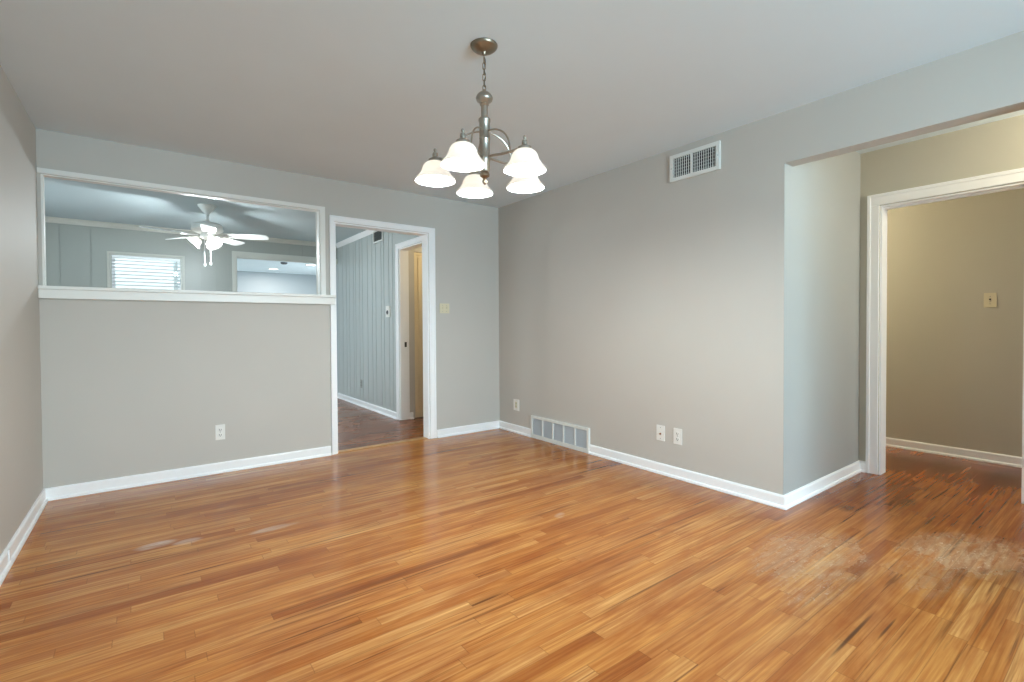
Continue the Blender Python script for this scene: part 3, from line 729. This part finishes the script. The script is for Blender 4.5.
obj('bottom_rail', B(-bw, bw, -0.02, 0.02, z + 0.012, z + 0.028), M['blind'], t)
for s in (-0.6, 0.6):
    bm = bmesh.new(); tube(bm, [(s * bw, -0.024, -0.03), (s * bw, -0.024, z + 0.02)], 0.0012, 6); obj('ladder_cord', bm, M['blind'], t)
# ---------------------------------------------------------------- chandelier
CX, CY = 1.273, 1.896
ch = thing('chandelier', 'brushed nickel five-light chandelier with white bell glass shades', 'chandelier', (CX, CY, H))
def L(z): return z - H
bm = bmesh.new(); lathe(bm, [(0, -0.044), (0.008, -0.044), (0.010, -0.036), (0.013, -0.031), (0.030, -0.028), (0.048, -0.021), (0.059, -0.012), (0.0635, -0.004), (0.0635, -0.0005), (0, -0.0005)], 40)
obj('canopy', bm, M['nickel_dark'], ch, True)
def link_bm(hh, ww, r):
    bm = bmesh.new(); pts = []
    for k in range(8): a = math.pi * k / 7; pts.append((ww * math.cos(a), 0, hh + ww * math.sin(a)))
    for k in range(8): a = math.pi + math.pi * k / 7; pts.append((ww * math.cos(a), 0, -hh + ww * math.sin(a)))
    return tube(bm, pts, r, 8, True)
p = obj('chain_link', link_bm(0.0095, 0.0068, 0.0019), M['nickel_dark'], ch, True)
for k in range(6):
    q = p if k == 0 else p.copy()
    if k: COL.objects.link(q)
    q.parent = ch; q.location = (0, 0, L(2.372 - k * 0.0262)); q.rotation_euler = (0, 0, math.radians(40 + 90 * (k % 2)))
bm = bmesh.new(); tube(bm, [(0.004 + 0.004 * math.sin(k * 1.3), 0.004 * math.cos(k * 1.3), L(2.392 - k * 0.0135)) for k in range(13)], 0.0017, 6)
tag(obj('power_cord', bm, M['grille_back'], ch, True), 'thin grey cord threaded through the chain')
bm = bmesh.new(); lathe(bm, [(0, L(2.238)), (0.008, L(2.236)), (0.010, L(2.228)), (0.024, L(2.221)), (0.036, L(2.208)), (0.040, L(2.196)), (0.036, L(2.184)), (0.026, L(2.177)), (0.020, L(2.172)), (0.022, L(2.166)), (0.0155, L(2.160)), (0, L(2.160))], 36)
obj('vase_knop', bm, M['nickel'], ch, True)
bm = bmesh.new(); lathe(bm, [(0.0155, L(2.163)), (0.0155, L(2.098))], 28); obj('stem', bm, M['nickel'], ch, True)
bm = bmesh.new(); lathe(bm, [(0.0, L(2.104)), (0.024, L(2.104)), (0.0275, L(2.100)), (0.0275, L(2.090)), (0.0245, L(2.086)), (0.0245, L(2.012)), (0.0265, L(2.009)), (0.0245, L(2.006)), (0.0245, L(1.930)), (0.0265, L(1.926)), (0.0265, L(1.908)), (0.0245, L(1.904)),
                         (0.0245, L(1.862)), (0.022, L(1.856)), (0.0, L(1.856))], 36)
obj('column', bm, M['nickel'], ch, True)
bm = bmesh.new(); lathe(bm, [(0, L(1.858)), (0.018, L(1.856)), (0.023, L(1.846)), (0.022, L(1.836)), (0.012, L(1.829)), (0.008, L(1.824)), (0.011, L(1.818)), (0.0125, L(1.811)), (0.009, L(1.803)), (0.003, L(1.797)), (0, L(1.796))], 28)
obj('bottom_finial', bm, M['nickel_dark'], ch, True)
RS = 0.232; ZA = L(1.920)
def arm_bm():
    bm = bmesh.new()
    tube(bm, [(0.020, 0, ZA + 0.004), (0.05, 0, ZA + 0.003), (0.10, 0, ZA - 0.002), (0.16, 0, ZA - 0.003), (0.20, 0, ZA), (RS, 0, ZA + 0.004)], 0.0058, 10)
    return bm
def brace_bm():
    bm = bmesh.new(); pts = []
    for k in range(17):
        a = math.pi / 2 * k / 16
        pts.append((0.024 + 0.125 * math.sin(a) ** 1.0 , 0, ZA + 0.125 * math.cos(a) ** 0.8 - 0.002))
    return tube(bm, pts, 0.0042, 8)
def socket_bm():
    bm = bmesh.new()
    lathe(bm, [(0, 0.052), (0.005, 0.050), (0.0075, 0.044), (0.006, 0.037), (0.004, 0.034), (0.011, 0.030), (0.013, 0.020), (0.012, 0.012), (0.020, 0.006), (0.030, 0.000), (0.032, -0.010), (0.031, -0.016), (0, -0.014)], 28)
    return bm
def bell_bm(s=1.0):
    """flared bell shade, neck at z=0, rim below; double-walled"""
    out = [(0.028, 0.0), (0.038, -0.003), (0.049, -0.011), (0.056, -0.022), (0.0605, -0.034), (0.0635, -0.044), (0.0655, -0.050), (0.0690, -0.0525), (0.0715, -0.058), (0.079, -0.068), (0.0885, -0.078), (0.0935, -0.085), (0.0945, -0.089)]
    inn = [(r - 0.0035, z - 0.0005 if i else z) for i, (r, z) in enumerate(out)][::-1]
    prof = [(r * s, z * s) for r, z in out] + [(0.0930 * s, -0.0905 * s)] + [(r * s, (z) * s) for r, z in inn]
    bm = bmesh.new(); lathe(bm, prof + [prof[0]], 40); bmesh.ops.remove_doubles(bm, verts=bm.verts, dist=1e-5); return bm
def bulb_bm(s=1.0):
    bm = bmesh.new(); lathe(bm, [(r * s, z * s) for r, z in [(0, -0.086), (0.012, -0.084), (0.022, -0.076), (0.026, -0.064), (0.023, -0.050), (0.014, -0.034), (0.012, -0.016), (0, -0.016)]], 20); return bm
a0 = math.radians(-20)
arm = obj('arm', arm_bm(), M['nickel'], ch, True); brace = obj('brace', brace_bm(), M['nickel'], arm, True); sock = obj('socket', socket_bm(), M['nickel'], arm, True, loc=(RS, 0, ZA - 0.002))
shd = obj('lamp_shade', bell_bm(), M['shade'], ch, True); blb = obj('bulb', bulb_bm(0.62), M['bulb'], shd, True)
for k in range(5):
    a = a0 + k * math.radians(72)
    dv = right * math.sin(a) - fwd * math.cos(a); ang = math.atan2(dv.y, dv.x)
    if k == 0: A_, S_ = arm, shd
    else:
        A_ = arm.copy(); COL.objects.link(A_); S_ = shd.copy(); COL.objects.link(S_)
        for src, par in ((brace, A_), (sock, A_), (blb, S_)):
            c = src.copy(); COL.objects.link(c); c.parent = par
    A_.parent = ch; S_.parent = ch
    A_.rotation_euler = (0, 0, ang); S_.location = (RS * math.cos(ang), RS * math.sin(ang), ZA - 0.013)
    l = bpy.data.lights.new('shade_lamp', 'POINT'); l.energy = 12.0; l.color = (0.93, 0.97, 0.94); l.shadow_soft_size = 0.028
    lo = bpy.data.objects.new('shade_lamp', l); COL.objects.link(lo); lo.parent = ch; lo.location = (RS * math.cos(ang), RS * math.sin(ang), ZA - 0.084)

# ---------------------------------------------------------------- ceiling fan in the den
FX, FY = 0.543, 6.136
fan = thing('ceiling_fan', 'white ceiling fan with lit glass shades, seen through the pass-through', 'ceiling fan', (FX, FY, H))
bm = bmesh.new(); lathe(bm, [(0, -0.098), (0.020, -0.098), (0.026, -0.092), (0.050, -0.060), (0.074, -0.026), (0.084, -0.012), (0.086, -0.0005), (0, -0.0005)], 32); obj('canopy', bm, M['fan'], fan, True)
bm = bmesh.new(); lathe(bm, [(0.013, -0.096), (0.013, -0.165)], 20); obj('downrod', bm, M['fan'], fan, True)
bm = bmesh.new(); lathe(bm, [(0, -0.160), (0.022, -0.160), (0.030, -0.172), (0.075, -0.186), (0.125, -0.200), (0.142, -0.215), (0.145, -0.245), (0.150, -0.252), (0.150, -0.262), (0.135, -0.280), (0.100, -0.296), (0.070, -0.302), (0, -0.302)], 40)
obj('motor_housing', bm, M['fan'], fan, True)
bm = bmesh.new(); lathe(bm, [(0, -0.300), (0.062, -0.300), (0.066, -0.310), (0.066, -0.336), (0.050, -0.352), (0.030, -0.362), (0, -0.362)], 32); obj('switch_housing', bm, M['fan'], fan, True)
def blade_bm():
    bm = bmesh.new(); pts = [(0.20, 0.046), (0.26, 0.056), (0.40, 0.064), (0.53, 0.068), (0.575, 0.060), (0.592, 0.040), (0.597, 0.0)]
    outl = pts + [(x, -y) for x, y in pts[::-1][1:]]
    th = math.radians(-13)
    tv = [bm.verts.new((x, y * math.cos(th), y * math.sin(th) + 0.003)) for x, y in outl]; bv = [bm.verts.new((x, y * math.cos(th), y * math.sin(th) - 0.003)) for x, y in outl]
    bm.faces.new(tv); bm.faces.new(bv[::-1]); k = len(outl)
    for i in range(k): bm.faces.new((tv[i], bv[i], bv[(i + 1) % k], tv[(i + 1) % k]))
    return bm
def iron_bm():
    bm = bmesh.new(); tube(bm, [(0.09, 0, -0.004), (0.15, 0, -0.010), (0.20, 0, -0.012), (0.25, 0, -0.010)], [0.012, 0.010, 0.014, 0.020], 8)
    for v in bm.verts: v.co.z = -0.012 + (v.co.z + 0.012) * 0.45
    return bm
bld = obj('blade', blade_bm(), M['fan'], fan); irn = obj('blade_iron', iron_bm(), M['fan'], bld, True)
for k in range(5):
    ang = math.radians(50 + 72 * k)
    if k == 0: q = bld
    else:
        q = bld.copy(); COL.objects.link(q); c = irn.copy(); COL.objects.link(c); c.parent = q
    q.parent = fan; q.location = (0, 0, -0.318); q.rotation_euler = (0, 0, ang)
fs = obj('lamp_shade', bell_bm(0.82), M['fan_shade'], fan, True); fb = obj('bulb', bulb_bm(0.7), M['bulb'], fs, True)
for k in range(3):
    a = math.radians(90 + 120 * k); dv = right * math.cos(a) + fwd * math.sin(a); ang = math.atan2(dv.y, dv.x)
    if k == 0: q = fs
    else:
        q = fs.copy(); COL.objects.link(q); c = fb.copy(); COL.objects.link(c); c.parent = q
    q.parent = fan; q.location = (0.075 * math.cos(ang), 0.075 * math.sin(ang), -0.360)
    q.rotation_mode = 'QUATERNION'
    q.rotation_quaternion = Vector((0, 0, -1)).rotation_difference(Vector((math.cos(ang) * 0.70, math.sin(ang) * 0.70, -0.70)).normalized())
    l = bpy.data.lights.new('fan_lamp', 'POINT'); l.energy = 17.0; l.color = (0.86, 0.96, 1.0); l.shadow_soft_size = 0.03
    lo = bpy.data.objects.new('fan_lamp', l); COL.objects.link(lo); lo.parent = fan; lo.location = (0.132 * math.cos(ang), 0.132 * math.sin(ang), -0.425)
for s, ln in ((-0.012, 0.26), (0.05, 0.25)):
    px = right * s - fwd * 0.03
    bm = bmesh.new(); tube(bm, [(px.x, px.y, -0.355), (px.x, px.y, -0.36 - ln)], 0.0022, 6); pc = obj('pull_chain', bm, M['fan'], fan)
    bm = bmesh.new(); lathe(bm, [(0, 0.004), (0.006, 0.0), (0.011, -0.016), (0.011, -0.024), (0.006, -0.034), (0, -0.036)], 14, px.x, px.y, -0.36 - ln); obj('pull_knob', bm, M['fan'], pc, True)

# ---------------------------------------------------------------- small ceiling things in the bright far room
t = thing('smoke_detector', 'small dark round detector on the bright far ceiling', 'smoke detector', (2.263, 10.69, H))
bm = bmesh.new(); lathe(bm, [(0, -0.038), (0.040, -0.036), (0.060, -0.026), (0.066, -0.0005), (0, -0.0005)], 28); obj('body', bm, M['grille_back'], t, True)
bm = bmesh.new(); lathe(bm, [(0.008, -0.038), (0.008, -0.0415), (0, -0.0415)], 14); obj('test_button', bm, M['slot'], t, True)
def can_light(label, x, y, watts, r=0.09):
    t = thing('recessed_light', label, 'recessed light', (x, y, H))
    bm = bmesh.new(); lathe(bm, [(r, -0.0005), (r + 0.02, -0.0005), (r + 0.02, -0.006), (r, -0.010), (r - 0.004, -0.004), (r, -0.0005)], 28); obj('trim_ring', bm, M['plate'], t, True)
    bm = bmesh.new(); lathe(bm, [(r - 0.003, -0.003), (0, -0.003)], 28); obj('lens', bm, M['lens'], t)
    l = bpy.data.lights.new('can_lamp', 'AREA'); l.shape = 'DISK'; l.size = 2 * r; l.energy = watts; l.color = (1, 0.97, 0.92)
    lo = bpy.data.objects.new('can_lamp', l); COL.objects.link(lo); lo.parent = t; lo.location = (0, 0, -0.012)
can_light('lit recessed light in the far bright ceiling, nearer the far wall', 2.316, 12.0, 14)
can_light('lit recessed light in the far ceiling at the opening\'s upper right corner', 2.80, 10.75, 14)

def flush_lamp(label, x, y, watts, color):
    t = thing('ceiling_lamp', label, 'ceiling lamp', (x, y, H))
    bm = bmesh.new(); lathe(bm, [(0, -0.0005), (0.13, -0.0005), (0.135, -0.012), (0.125, -0.024), (0, -0.024)], 32); obj('base', bm, M['nickel_dark'], t, True)
    bm = bmesh.new(); lathe(bm, [(0.118, -0.0242), (0.112, -0.050), (0.085, -0.076), (0.045, -0.090), (0, -0.094)], 32); obj('lamp_shade', bm, M['shade'], t, True)
    l = bpy.data.lights.new('flush_lamp', 'POINT'); l.energy = watts; l.color = color; l.shadow_soft_size = 0.10
    lo = bpy.data.objects.new('flush_lamp', l); COL.objects.link(lo); lo.parent = t; lo.location = (0, 0, -0.21)
WARM = (1.0, 0.80, 0.50)
flush_lamp('warm flush ceiling lamp in the entry, out of view', 4.05, -0.35, 36, (1.0, 0.90, 0.66))
flush_lamp('warm flush ceiling lamp in the hall, out of view', 4.98, 2.55, 34, (1.0, 0.86, 0.60))
flush_lamp('neutral fill lamp added at the near end of the hall, out of view', 4.98, -0.9, 14, (1.0, 0.90, 0.74))  # unseen lamp added to brighten the right part of the hall wall
flush_lamp('warm flush ceiling lamp in the small passage, out of view', 3.30, 4.95, 10, WARM)
